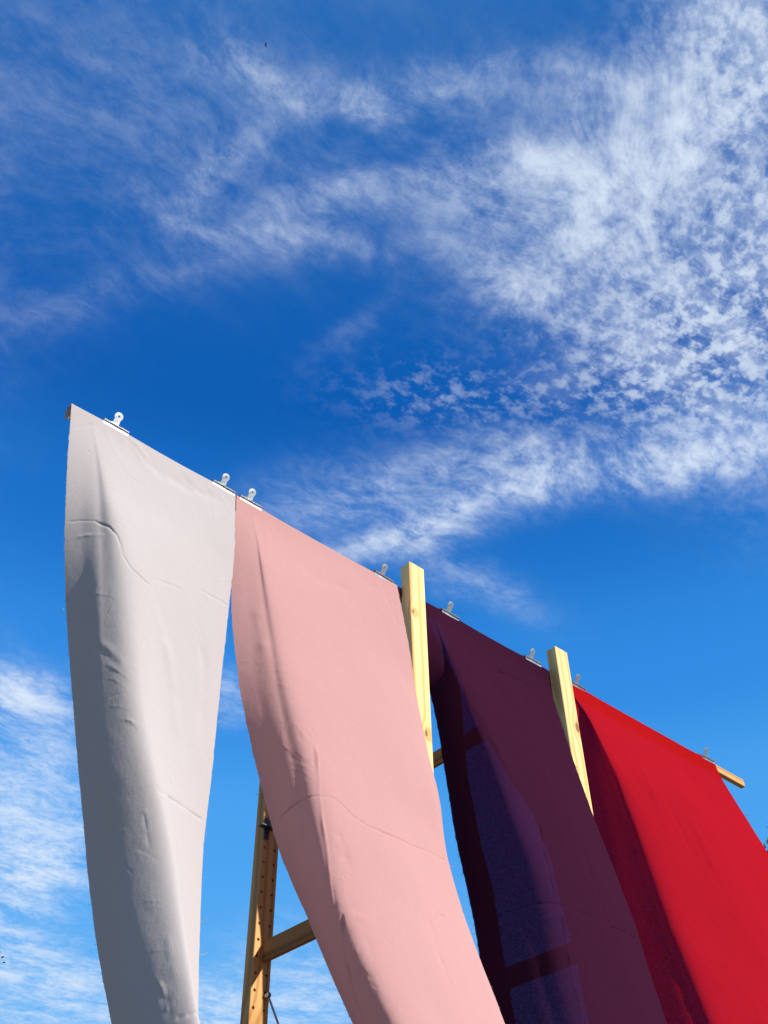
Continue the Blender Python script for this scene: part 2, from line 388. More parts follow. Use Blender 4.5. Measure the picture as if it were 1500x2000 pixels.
# ---------------------------------------------------------------- cloths
Z_ROWS = [1.405, 1.36, 1.30, 1.22, 1.13, 1.04, .95, .86, .77, .68, .59, .50, .41, .32]
T_WHITE = [[(0.3830,1.2470,1.4050),(0.3980,1.2470,1.4050),(0.4149,1.2470,1.4050),(0.4329,1.2470,1.4050),(0.5703,1.2470,1.4050),(0.6955,1.2470,1.4050),(0.7382,1.2470,1.4050)],
 [(0.3903,1.2477,1.3600),(0.4082,1.2453,1.3600),(0.4285,1.2426,1.3600),(0.4501,1.2410,1.3600),(0.5793,1.2389,1.3600),(0.6971,1.2392,1.3600),(0.7373,1.2397,1.3600)],
 [(0.4000,1.2485,1.3000),(0.4190,1.2407,1.3000),(0.4405,1.2314,1.3000),(0.4645,1.2250,1.3000),(0.5867,1.2240,1.3000),(0.6980,1.2277,1.3000),(0.7360,1.2299,1.3000)],
 [(0.4153,1.2497,1.2200),(0.4326,1.2331,1.2200),(0.4519,1.2137,1.2200),(0.4768,1.1988,1.2200),(0.5942,1.2042,1.2200),(0.7005,1.2167,1.2200),(0.7367,1.2224,1.2200)],
 [(0.4334,1.2500,1.1300),(0.4467,1.2227,1.1300),(0.4607,1.1912,1.1300),(0.4870,1.1650,1.1300),(0.5999,1.1817,1.1300),(0.7005,1.2071,1.1300),(0.7345,1.2176,1.1300)],
 [(0.4548,1.2500,1.0400),(0.4645,1.2153,1.0400),(0.4737,1.1752,1.0400),(0.5029,1.1414,1.0400),(0.6090,1.1688,1.0400),(0.7030,1.2024,1.0400),(0.7345,1.2154,1.0400)],
 [(0.4783,1.2488,0.9500),(0.4836,1.2099,0.9500),(0.4873,1.1650,0.9500),(0.5184,1.1265,0.9500),(0.6167,1.1636,0.9500),(0.7048,1.2011,0.9500),(0.7346,1.2145,0.9500)],
 [(0.5039,1.2465,0.8600),(0.5042,1.2046,0.8600),(0.5017,1.1565,0.8600),(0.5318,1.1124,0.8600),(0.6231,1.1581,0.8600),(0.7067,1.1987,0.8600),(0.7353,1.2124,0.8600)],
 [(0.5295,1.2428,0.7700),(0.5261,1.1984,0.7700),(0.5191,1.1478,0.7700),(0.5470,1.0985,0.7700),(0.6301,1.1499,0.7700),(0.7074,1.1940,0.7700),(0.7342,1.2085,0.7700)],
 [(0.5524,1.2360,0.6800),(0.5473,1.1883,0.6800),(0.5380,1.1340,0.6800),(0.5665,1.0800,0.6800),(0.6389,1.1387,0.6800),(0.7081,1.1880,0.6800),(0.7323,1.2040,0.6800)],
 [(0.5765,1.2290,0.5900),(0.5713,1.1786,0.5900),(0.5618,1.1210,0.5900),(0.5922,1.0640,0.5900),(0.6528,1.1278,0.5900),(0.7128,1.1808,0.5900),(0.7341,1.1980,0.5900)],
 [(0.6028,1.2200,0.5000),(0.5933,1.1664,0.5000),(0.5786,1.1055,0.5000),(0.6067,1.0420,0.5000),(0.6581,1.1081,0.5000),(0.7113,1.1625,0.5000),(0.7307,1.1800,0.5000)],
 [(0.6358,1.2110,0.4100),(0.6184,1.1530,0.4100),(0.5943,1.0877,0.4100),(0.6171,1.0140,0.4100),(0.6571,1.0764,0.4100),(0.7009,1.1276,0.4100),(0.7173,1.1440,0.4100)],
 [(0.6749,1.2020,0.3200),(0.6489,1.1404,0.3200),(0.6147,1.0716,0.3200),(0.6310,0.9880,0.3200),(0.6600,1.0450,0.3200),(0.6935,1.0926,0.3200),(0.7062,1.1080,0.3200)]]
T_PINK = [[(0.7408,1.2470,1.4050),(0.7539,1.2470,1.4050),(0.7688,1.2470,1.4050),(0.7845,1.2470,1.4050),(0.9542,1.2470,1.4050),(1.1088,1.2470,1.4050),(1.1616,1.2470,1.4050)],
 [(0.7413,1.2444,1.3600),(0.7582,1.2430,1.3600),(0.7773,1.2415,1.3600),(0.7977,1.2410,1.3600),(0.9618,1.2384,1.3600),(1.1113,1.2389,1.3600),(1.1623,1.2397,1.3600)],
 [(0.7419,1.2409,1.3000),(0.7608,1.2350,1.3000),(0.7823,1.2287,1.3000),(0.8058,1.2250,1.3000),(0.9667,1.2227,1.3000),(1.1132,1.2269,1.3000),(1.1632,1.2299,1.3000)],
 [(0.7437,1.2362,1.2200),(0.7613,1.2231,1.2200),(0.7816,1.2088,1.2200),(0.8062,1.1988,1.2200),(0.9688,1.2006,1.2200),(1.1164,1.2130,1.2200),(1.1665,1.2206,1.2200)],
 [(0.7452,1.2280,1.1300),(0.7628,1.2091,1.1300),(0.7835,1.1883,1.1300),(0.8119,1.1746,1.1300),(0.9747,1.1799,1.1300),(1.1215,1.1990,1.1300),(1.1709,1.2126,1.1300)],
 [(0.7555,1.2190,1.0400),(0.7713,1.1957,1.0400),(0.7902,1.1703,1.0400),(0.8208,1.1540,1.0400),(0.9808,1.1584,1.0400),(1.1249,1.1758,1.0400),(1.1721,1.1980,1.0400)],
 [(0.7697,1.2088,0.9500),(0.7807,1.1807,0.9500),(0.7947,1.1499,0.9500),(0.8258,1.1288,0.9500),(0.9841,1.1334,0.9500),(1.1262,1.1525,0.9500),(1.1714,1.1808,0.9500)],
 [(0.7884,1.1975,0.8600),(0.7946,1.1655,0.8600),(0.8037,1.1301,0.8600),(0.8345,1.1030,0.8600),(0.9900,1.1107,0.8600),(1.1290,1.1322,0.8600),(1.1718,1.1650,0.8600)],
 [(0.8128,1.1855,0.7700),(0.8136,1.1506,0.7700),(0.8167,1.1117,0.7700),(0.8442,1.0775,0.7700),(0.9956,1.0912,0.7700),(1.1290,1.1237,0.7700),(1.1708,1.1515,0.7700)],
 [(0.8428,1.1720,0.6800),(0.8345,1.1366,0.6800),(0.8276,1.0965,0.6800),(0.8466,1.0550,0.6800),(0.9952,1.0672,0.6800),(1.1252,1.1035,0.6800),(1.1675,1.1250,0.6800)],
 [(0.8896,1.1583,0.5900),(0.8690,1.1251,0.5900),(0.8483,1.0868,0.5900),(0.8533,1.0380,0.5900),(1.0000,1.0450,0.5900),(1.1290,1.0770,0.5900),(1.1716,1.0960,0.5900)],
 [(0.9338,1.1433,0.5000),(0.9043,1.1090,0.5000),(0.8735,1.0688,0.5000),(0.8705,1.0120,0.5000),(1.0083,1.0156,0.5000),(1.1299,1.0437,0.5000),(1.1704,1.0600,0.5000)],
 [(0.9822,1.1283,0.4100),(0.9456,1.0906,0.4100),(0.9072,1.0461,0.4100),(0.8996,0.9805,0.4100),(1.0253,0.9857,0.4100),(1.1357,1.0137,0.4100),(1.1725,1.0285,0.4100)],
 [(1.0311,1.1133,0.3200),(0.9866,1.0711,0.3200),(0.9395,1.0212,0.3200),(0.9275,0.9450,0.3200),(1.0419,0.9536,0.3200),(1.1416,0.9829,0.3200),(1.1748,0.9970,0.3200)]]
T_PURPLE = [[(1.1581,1.2470,1.4050),(1.1924,1.2470,1.4050),(1.2335,1.2470,1.4050),(1.2724,1.2470,1.4050),(1.4406,1.2470,1.4050),(1.5939,1.2470,1.4050),(1.6462,1.2470,1.4050)],
 [(1.1877,1.2483,1.3600),(1.2166,1.2449,1.3600),(1.2514,1.2408,1.3600),(1.2843,1.2381,1.3600),(1.4482,1.2408,1.3600),(1.5974,1.2461,1.3600),(1.6484,1.2484,1.3600)],
 [(1.2118,1.2501,1.3000),(1.2334,1.2401,1.3000),(1.2593,1.2281,1.3000),(1.2847,1.2189,1.3000),(1.4460,1.2239,1.3000),(1.5927,1.2350,1.3000),(1.6427,1.2400,1.3000)],
 [(1.2369,1.2524,1.2200),(1.2480,1.2330,1.2200),(1.2614,1.2096,1.2200),(1.2771,1.1896,1.2200),(1.4393,1.1960,1.2200),(1.5860,1.2135,1.2200),(1.6359,1.2216,1.2200)],
 [(1.2582,1.2512,1.1300),(1.2577,1.2218,1.1300),(1.2569,1.1864,1.1300),(1.2636,1.1534,1.1300),(1.4341,1.1659,1.1300),(1.5868,1.1953,1.1300),(1.6384,1.2086,1.1300)],
 [(1.2699,1.2490,1.0400),(1.2679,1.2135,1.0400),(1.2654,1.1708,1.0400),(1.2747,1.1310,1.0400),(1.4472,1.1451,1.0400),(1.6000,1.1821,1.0400),(1.6514,1.1990,1.0400)],
 [(1.2783,1.2447,0.9500),(1.2800,1.2046,0.9500),(1.2817,1.1565,0.9500),(1.2997,1.1138,0.9500),(1.4661,1.1255,0.9500),(1.6120,1.1651,0.9500),(1.6609,1.1838,0.9500)],
 [(1.2850,1.2387,0.8600),(1.2883,1.1945,0.8600),(1.2919,1.1414,0.8600),(1.3150,1.0953,0.8600),(1.4759,1.1050,0.8600),(1.6166,1.1444,0.8600),(1.6635,1.1633,0.8600)],
 [(1.2946,1.2284,0.7700),(1.2971,1.1804,0.7700),(1.2999,1.1228,0.7700),(1.3239,1.0723,0.7700),(1.4795,1.0836,0.7700),(1.6152,1.1234,0.7700),(1.6604,1.1423,0.7700)],
 [(1.2963,1.2160,0.6800),(1.2990,1.1666,0.6800),(1.3018,1.1074,0.6800),(1.3265,1.0555,0.6800),(1.4805,1.0679,0.6800),(1.6145,1.1084,0.6800),(1.6592,1.1275,0.6800)],
 [(1.2846,1.1980,0.5900),(1.2919,1.1499,0.5900),(1.3003,1.0920,0.5900),(1.3295,1.0435,0.5900),(1.4844,1.0549,0.5900),(1.6195,1.0947,0.5900),(1.6645,1.1135,0.5900)],
 [(1.2787,1.1800,0.5000),(1.2897,1.1333,0.5000),(1.3027,1.0772,0.5000),(1.3352,1.0320,0.5000),(1.4902,1.0425,0.5000),(1.6255,1.0814,0.5000),(1.6706,1.1000,0.5000)],
 [(1.2758,1.1620,0.4100),(1.2885,1.1171,0.4100),(1.3035,1.0631,0.4100),(1.3370,1.0205,0.4100),(1.4939,1.0298,0.4100),(1.6310,1.0681,0.4100),(1.6768,1.0865,0.4100)],
 [(1.2728,1.1440,0.3200),(1.2872,1.1009,0.3200),(1.3042,1.0490,0.3200),(1.3388,1.0090,0.3200),(1.4975,1.0172,0.3200),(1.6365,1.0547,0.3200),(1.6829,1.0730,0.3200)]]
T_RED = [[(1.6521,1.2470,1.4050),(1.6721,1.2470,1.4050),(1.6946,1.2470,1.4050),(1.7186,1.2470,1.4050),(1.9860,1.2470,1.4050),(2.2296,1.2470,1.4050),(2.3128,1.2470,1.4050)],
 [(1.6595,1.2491,1.3600),(1.6842,1.2447,1.3600),(1.7123,1.2399,1.3600),(1.7423,1.2363,1.3600),(2.0003,1.2357,1.3600),(2.2353,1.2390,1.3600),(2.3155,1.2408,1.3600)],
 [(1.7220,1.2520,1.3000),(1.7310,1.2405,1.3000),(1.7414,1.2276,1.3000),(1.7539,1.2153,1.3000),(2.0141,1.2159,1.3000),(2.2508,1.2252,1.3000),(2.3316,1.2300,1.3000)],
 [(1.7264,1.2520,1.2200),(1.7297,1.2312,1.2200),(1.7344,1.2079,1.2200),(1.7440,1.1844,1.2200),(2.0124,1.1840,1.2200),(2.2562,1.1997,1.2200),(2.3394,1.2080,1.2200)],
 [(1.7314,1.2520,1.1300),(1.7273,1.2223,1.1300),(1.7250,1.1886,1.1300),(1.7324,1.1530,1.1300),(2.0049,1.1490,1.1300),(2.2520,1.1696,1.1300),(2.3362,1.1810,1.1300)],
 [(1.7327,1.2499,1.0400),(1.7304,1.2159,1.0400),(1.7310,1.1778,1.0400),(1.7464,1.1393,1.0400),(2.0135,1.1267,1.0400),(2.2558,1.1468,1.0400),(2.3384,1.1593,1.0400)],
 [(1.7322,1.2468,0.9500),(1.7317,1.2085,0.9500),(1.7355,1.1662,0.9500),(1.7596,1.1260,0.9500),(2.0214,1.1059,0.9500),(2.2590,1.1262,0.9500),(2.3400,1.1400,0.9500)],
 [(1.7312,1.2380,0.8600),(1.7318,1.1974,0.8600),(1.7375,1.1528,0.8600),(1.7667,1.1120,0.8600),(2.0252,1.0878,0.8600),(2.2600,1.1077,0.8600),(2.3400,1.1220,0.8600)],
 [(1.7294,1.2222,0.7700),(1.7314,1.1814,0.7700),(1.7387,1.1367,0.7700),(1.7694,1.0967,0.7700),(2.0263,1.0690,0.7700),(2.2602,1.0855,0.7700),(2.3400,1.0987,0.7700)],
 [(1.7272,1.2050,0.6800),(1.7306,1.1630,0.6800),(1.7397,1.1172,0.6800),(1.7728,1.0770,0.6800),(2.0280,1.0486,0.6800),(2.2606,1.0642,0.6800),(2.3400,1.0770,0.6800)],
 [(1.7236,1.1825,0.5900),(1.7275,1.1413,0.5900),(1.7370,1.0965,0.5900),(1.7699,1.0575,0.5900),(2.0267,1.0317,0.5900),(2.2603,1.0498,0.5900),(2.3400,1.0635,0.5900)],
 [(1.7200,1.1600,0.5000),(1.7253,1.1187,0.5000),(1.7363,1.0740,0.5000),(1.7707,1.0360,0.5000),(2.0276,1.0138,0.5000),(2.2606,1.0352,0.5000),(2.3400,1.0500,0.5000)],
 [(1.7155,1.1465,0.4100),(1.7247,1.1029,0.4100),(1.7404,1.0561,0.4100),(1.7804,1.0185,0.4100),(2.0331,0.9986,0.4100),(2.2621,1.0214,0.4100),(2.3400,1.0365,0.4100)],
 [(1.7110,1.1330,0.3200),(1.7255,1.0874,0.3200),(1.7472,1.0390,0.3200),(1.7940,1.0030,0.3200),(2.0407,0.9847,0.3200),(2.2640,1.0079,0.3200),(2.3400,1.0230,0.3200)]]

def catmull(P, t):
    """P (n,k,3) control points along axis 1, t (m,) in 0..k-1 -> (n,m,3)"""
    k = P.shape[1]; i = np.clip(np.floor(t).astype(int), 0, k-2); f = (t-i)[None, :, None]
    p1 = P[:, i]; p2 = P[:, i+1]
    p0 = np.where((i == 0)[None, :, None], 2*p1-p2, P[:, np.maximum(i-1, 0)])
    p3 = np.where((i == k-2)[None, :, None], 2*p2-p1, P[:, np.minimum(i+2, k-1)])
    return .5*((2*p1)+(-p0+p2)*f+(2*p0-5*p1+4*p2-p3)*f*f+(-p0+3*p1-3*p2+p3)*f**3)
def vnoise(x, y, seed):
    """smooth value noise on a lattice"""
    xi = np.floor(x).astype(np.int64); yi = np.floor(y).astype(np.int64); fx = x-xi; fy = y-yi
    fx = fx*fx*(3-2*fx); fy = fy*fy*(3-2*fy)
    def h(a, b):
        n = (a*374761393 + b*668265263 + seed*974634777) & 0x7fffffff
        n = ((n ^ (n >> 13))*1274126177) & 0x7fffffff
        return ((n ^ (n >> 16)) & 0xffff)/65535.0 - .5
    return (h(xi, yi)*(1-fx)+h(xi+1, yi)*fx)*(1-fy)+(h(xi, yi+1)*(1-fx)+h(xi+1, yi+1)*fx)*fy
def surface(tab, nu, zs):
    """fine grid (rows, cols, 3) evenly spaced across the width"""
    T = np.array(tab)                                     # rows, cols, 3
    zr = np.array(Z_ROWS); rr = np.interp(-zs, -zr, np.arange(len(zr)))
    fineC = catmull(T.transpose(1, 0, 2), rr).transpose(1, 0, 2)    # len(zs), cols, 3
    low = zs < zr[-1]
    for j in np.where(low)[0]:                            # hangs on below the frame
        dzz = zr[-1]-zs[j]; fineC[j] = T[-1] + (T[-1]-T[-2])*np.array([1, .8, 0])*min(dzz, .25)/.09*.6; fineC[j, :, 2] = zs[j]
    k = T.shape[1]; dense = catmull(fineC, np.linspace(0, k-1, 120))
    seg = np.linalg.norm(np.diff(dense, axis=1), axis=2); cum = np.concatenate([np.zeros((len(zs), 1)), np.cumsum(seg, 1)], 1)
    out = np.zeros((len(zs), nu, 3)); u = np.linspace(0, 1, nu)
    for j in range(len(zs)):
        s = cum[j]/cum[j, -1]
        for a in range(3): out[j, :, a] = np.interp(u, s, dense[j, :, a])
    return out
def cloth(name, tab, width, mat, label, strokes, seed, nu=250, edge=.0007, relief=1.0, rumple=70, clips=(), turned=(), gain=1.0):
    zs = np.concatenate([np.arange(1.405, .34, -.0015), np.arange(.33, -.42, -.02)])
    S = surface(tab, nu, zs)
    S[:, :, 2] += EYE
    nz = len(zs); u = np.linspace(0, 1, nu)
    U, V = np.meshgrid(u*width, zs)
    du = np.gradient(S, axis=1); dv = np.gradient(S, axis=0)
    N = np.cross(du, dv); N /= np.linalg.norm(N, axis=2, keepdims=True)+1e-9
    N *= -np.sign(N[:, :, 1].mean()) if abs(N[:, :, 1].mean()) > .05 else 1
    hang = np.clip((1.405-V)/.12, 0, 1)
    # rumples: many short, straight, spindle-shaped wrinkles of no great depth
    wr = random.Random(seed*7)
    strokes = list(strokes)
    for i_ in range(rumple):
        roll = i_ % 2 == 0
        cu, cz = (wr.uniform(.14, .42) if roll else wr.random()), 1.39-wr.random()**.8*1.0; L = wr.uniform(.012, .055); an = wr.choice((.15, -.35, -.5, .4, 1.3))+wr.gauss(0, .25)
        bow = wr.uniform(-.12, .12)*L
        if roll: L = wr.uniform(.02, .06); an = wr.choice((.15, -.25, -.5))+wr.gauss(0, .2)
        strokes.append(('w' if roll else 'f', wr.choice((-1, 1))*(wr.uniform(.0006, .0014)/gain if roll else wr.uniform(.00016, .00052)), wr.uniform(.0011, .0022),
                        [(cu-L*math.cos(an)/width/2, cz-L*math.sin(an)/2), (cu-bow*math.sin(an)/width, cz+bow), (cu+L*math.cos(an)/width/2, cz+L*math.sin(an)/2)]))
    # the hem dips between the clips, and folds run down from each clip's ends
    xs = S[0, :, 0]; sag = np.full(nu, .0022)
    for cx in clips:
        sag = np.minimum(sag, np.clip((np.abs(xs-cx)-.024)/.10, 0, 1)**.8*.0030)
        for e in (-.024, .024):
            uc = np.interp(cx+e, xs, u)
            if .02 < uc < .98:
                for q_ in range(3):
                    a_ = wr.uniform(-.30, .30)+(.55 if e > 0 else -.55)*(q_-.6); L = wr.uniform(.05, .15)
                    strokes.append(('f', wr.choice((-1, 1))*wr.uniform(.0005, .0011), wr.uniform(.003, .006), [(uc, 1.402), (uc+math.sin(a_)*L*.5/width, 1.402-L*.5*math.cos(a_)), (uc+math.sin(a_)*L*1.1/width, 1.402-L*math.cos(a_))]))
    h = hang*relief*(.0030*vnoise(U*9+seed, V*5, seed)+.0010*vnoise(U*22+V*6, V*9, seed+1)+.00030*vnoise(U*50+V*30, V*26-U*20, seed+2)+.00010*vnoise(U*150, V*120, seed+3))
    for (kind, amp, wid, pts) in strokes:                 # pts in (u, z)
        amp *= gain
        if kind == 'c': amp *= 1.7; wid *= .95
        if kind == 'w': amp *= .20; wid *= .8
        elif kind == 'f' and abs(amp) > .0009 and wid < .006: amp *= .45; wid *= 1.2
        P = [(a*width, b) for a, b in pts]
        best = np.full(U.shape, 9.); side = np.zeros(U.shape); along = np.zeros(U.shape); tot = 0
        x0 = min(a for a, _ in P)-wid*6; x1 = max(a for a, _ in P)+wid*6; y0 = min(b for _, b in P)-wid*6; y1 = max(b for _, b in P)+wid*6
        m = (U > x0) & (U < x1) & (V > y0) & (V < y1)
        if not m.any(): continue
        Um, Vm = U[m], V[m]; bb = np.full(Um.shape, 9.); al = np.zeros(Um.shape); sg = np.zeros(Um.shape)
        Ls = [math.hypot(b[0]-a[0], b[1]-a[1]) for a, b in zip(P, P[1:])]; Lt = sum(Ls); acc = 0
        for (a, b), L in zip(zip(P, P[1:]), Ls):
            t_ = np.clip(((Um-a[0])*(b[0]-a[0])+(Vm-a[1])*(b[1]-a[1]))/(L*L+1e-12), 0, 1)
            dx = Um-(a[0]+t_*(b[0]-a[0])); dy = Vm-(a[1]+t_*(b[1]-a[1])); dd = np.hypot(dx, dy)
            c = (b[0]-a[0])*dy-(b[1]-a[1])*dx
            w_ = dd < bb; bb = np.where(w_, dd, bb); al = np.where(w_, (acc+t_*L)/Lt, al); sg = np.where(w_, np.sign(c), sg); acc += L
        fade = np.sin(np.pi*np.clip(al, 0, 1))**.8 if kind != 'c' else np.clip(np.minimum(al, 1-al)*12, 0, 1)
        fade = fade*(.75+.5*vnoise(al*9, al*0, seed+9)*2)
        if kind == 'f': add = amp*np.exp(-(bb/wid)**2)                    # soft fold
        elif kind == 'c': add = amp*np.exp(-(bb/(wid*np.where(sg > 0, .75, 1.6)))**2)      # pressed crease, sharper on one side
        else: add = amp*(np.exp(-bb/(wid*2.6))*(sg > 0)+np.exp(-(bb/(wid*.55))**2)*(sg <= 0))   # tuck: steep on one side, running out on the other
        h[m] += add*fade
    S += N*h[:, :, None]
    S[:, :, 2] -= (np.clip(1-(1.405-V)/.05, 0, 1)*sag[None, :])
    # slightly uneven torn edges
    for col, sgn in ((0, -1), (nu-1, 1)):
        e = edge*(vnoise(zs*90, zs*0, seed+col)+.35*vnoise(zs*260, zs*0, seed+5+col))*2
        tdir = (S[:, 0]-S[:, 1]) if col == 0 else (S[:, -1]-S[:, -2]); tdir /= np.linalg.norm(tdir, axis=1, keepdims=True)
        S[:, col] += tdir*e[:, None]*np.clip((1.405-zs)/.03, 0, 1)[:, None]
    # over the lath and down behind it
    top = S[0].copy(); top[:, 2] = EYE+1.405-sag; S0 = []
    for (dy, dz) in ((.0185, -.020), (.0185, -.008), (.0182, .0010), (.0160, .0034), (.0090, .0042), (.0025, .0036), (.0003, .0018)):
        r_ = top.copy(); r_[:, 1] = 1.2478+dy; r_[:, 2] = top[:, 2]+dz
        if dz < 0: r_[:, 1] += .002*vnoise(u*14, u*0+dz*50, seed+4)
        S0.append(r_)
    S = np.concatenate([np.array(S0), S], 0); nzz = S.shape[0]
    vs = S.reshape(-1, 3)
    idx = np.arange(nzz*nu).reshape(nzz, nu)
    f = np.stack([idx[:-1, :-1], idx[1:, :-1], idx[1:, 1:], idx[:-1, 1:]], -1).reshape(-1, 4)
    me = bpy.data.meshes.new(name)
    me.from_pydata(vs.tolist(), [], f.tolist())
    vv = np.concatenate([EYE+np.array([1.46, 1.43, 1.42, 1.417, 1.411, 1.408, 1.406]), zs])
    UVu, UVv = np.meshgrid(u*width, vv)
    uvl = me.uv_layers.new(name='weave'); q_ = np.stack([UVu.ravel(), UVv.ravel()], 1)
    li = np.zeros(len(me.loops), dtype=np.int32); me.loops.foreach_get('vertex_index', li)
    uvl.data.foreach_set('uv', q_[li].ravel().astype(np.float32))
    me.polygons.foreach_set('use_smooth', [True]*len(me.polygons))
    me.materials.append(mat); me.update()
    o = link(bpy.data.objects.new('cloth', me)); tag(o, label, 'fabric', 'lengths of plain fabric hung side by side from the lath')
    # where the fabric is turned back on itself there is a second layer just behind
    for (z1, z0, lo, hi) in turned:
        sel = [j for j in range(nz) if z0 <= zs[j] <= z1]
        nw = 60; G2 = []
        for j in sel:
            a_ = np.interp(-zs[j], [-p_[0] for p_ in lo], [p_[1] for p_ in lo]); b_ = np.interp(-zs[j], [-p_[0] for p_ in hi], [p_[1] for p_ in hi])
            uu = np.linspace(a_, b_, nw); row = S[j+7]; nr = N[j]
            P_ = np.stack([np.interp(uu, u, row[:, k]) for k in range(3)], 1); Q_ = np.stack([np.interp(uu, u, nr[:, k]) for k in range(3)], 1)
            gap = .0035*np.clip(np.minimum(np.arange(nw), np.arange(nw)[::-1])/5.0, .12, 1)
            G2.append(P_-Q_*gap[:, None])
        G2 = np.array(G2)[::4]; r2 = len(G2); id2 = np.arange(r2*nw).reshape(r2, nw)
        m2 = bpy.data.meshes.new('turned_back_layer')
        m2.from_pydata(G2.reshape(-1, 3).tolist(), [], np.stack([id2[:-1, :-1], id2[1:, :-1], id2[1:, 1:], id2[:-1, 1:]], -1).reshape(-1, 4).tolist())
        uq = np.stack([np.tile(np.linspace(0, .3, nw), r2), np.repeat(np.linspace(0, 1, r2), nw)], 1)
        ul = m2.uv_layers.new(name='weave'); l2 = np.zeros(len(m2.loops), dtype=np.int32); m2.loops.foreach_get('vertex_index', l2); ul.data.foreach_set('uv', uq[l2].ravel().astype(np.float32))
        m2.polygons.foreach_set('use_smooth', [True]*len(m2.polygons)); m2.materials.append(mat); m2.update()
        link(bpy.data.objects.new('turned_back_layer', m2), o)
    # loose threads along the two torn edges
    bm = bmesh.new(); rr = random.Random(seed)
    G = S.reshape(nzz, nu, 3)
    def thread(p, dirv, L, curl, rad=.00022):
        pts = [Vector(p)]; dv_ = Vector(dirv).normalized(); ax = Vector((rr.uniform(-1, 1), rr.uniform(-1, 1), rr.uniform(-1, 1))).normalized()
        n = 7
        for k in range(n):
            dv_ = (Matrix.Rotation(curl/n*rr.uniform(.4, 1.6), 3, ax) @ dv_).normalized()
            pts.append(pts[-1]+dv_*(L/n))
        add_tube(bm, pts, rad, 4, False)
    for side_, (c0, c1) in enumerate(((0, 2), (nu-1, nu-3))):
        j = 20
        while j < 710:
            p = G[j, c0]; dv_ = G[j, c0]-G[j, c1]; dv_ /= np.linalg.norm(dv_)
            big = rr.random() < .07
            thread(p-dv_*.0008, dv_+np.array([rr.uniform(-.5, .5), rr.uniform(-.5, .5), rr.uniform(-.7, .3)]), rr.uniform(.009, .020) if big else rr.uniform(.0012, .004), rr.uniform(1.5, 5.0) if big else rr.uniform(.3, 1.5), .00026 if big else .00020)
            j += rr.randint(1, 8)
    fr = obj('loose_threads', bm, mat, o); fr['kind'] = 'stuff'
    return o
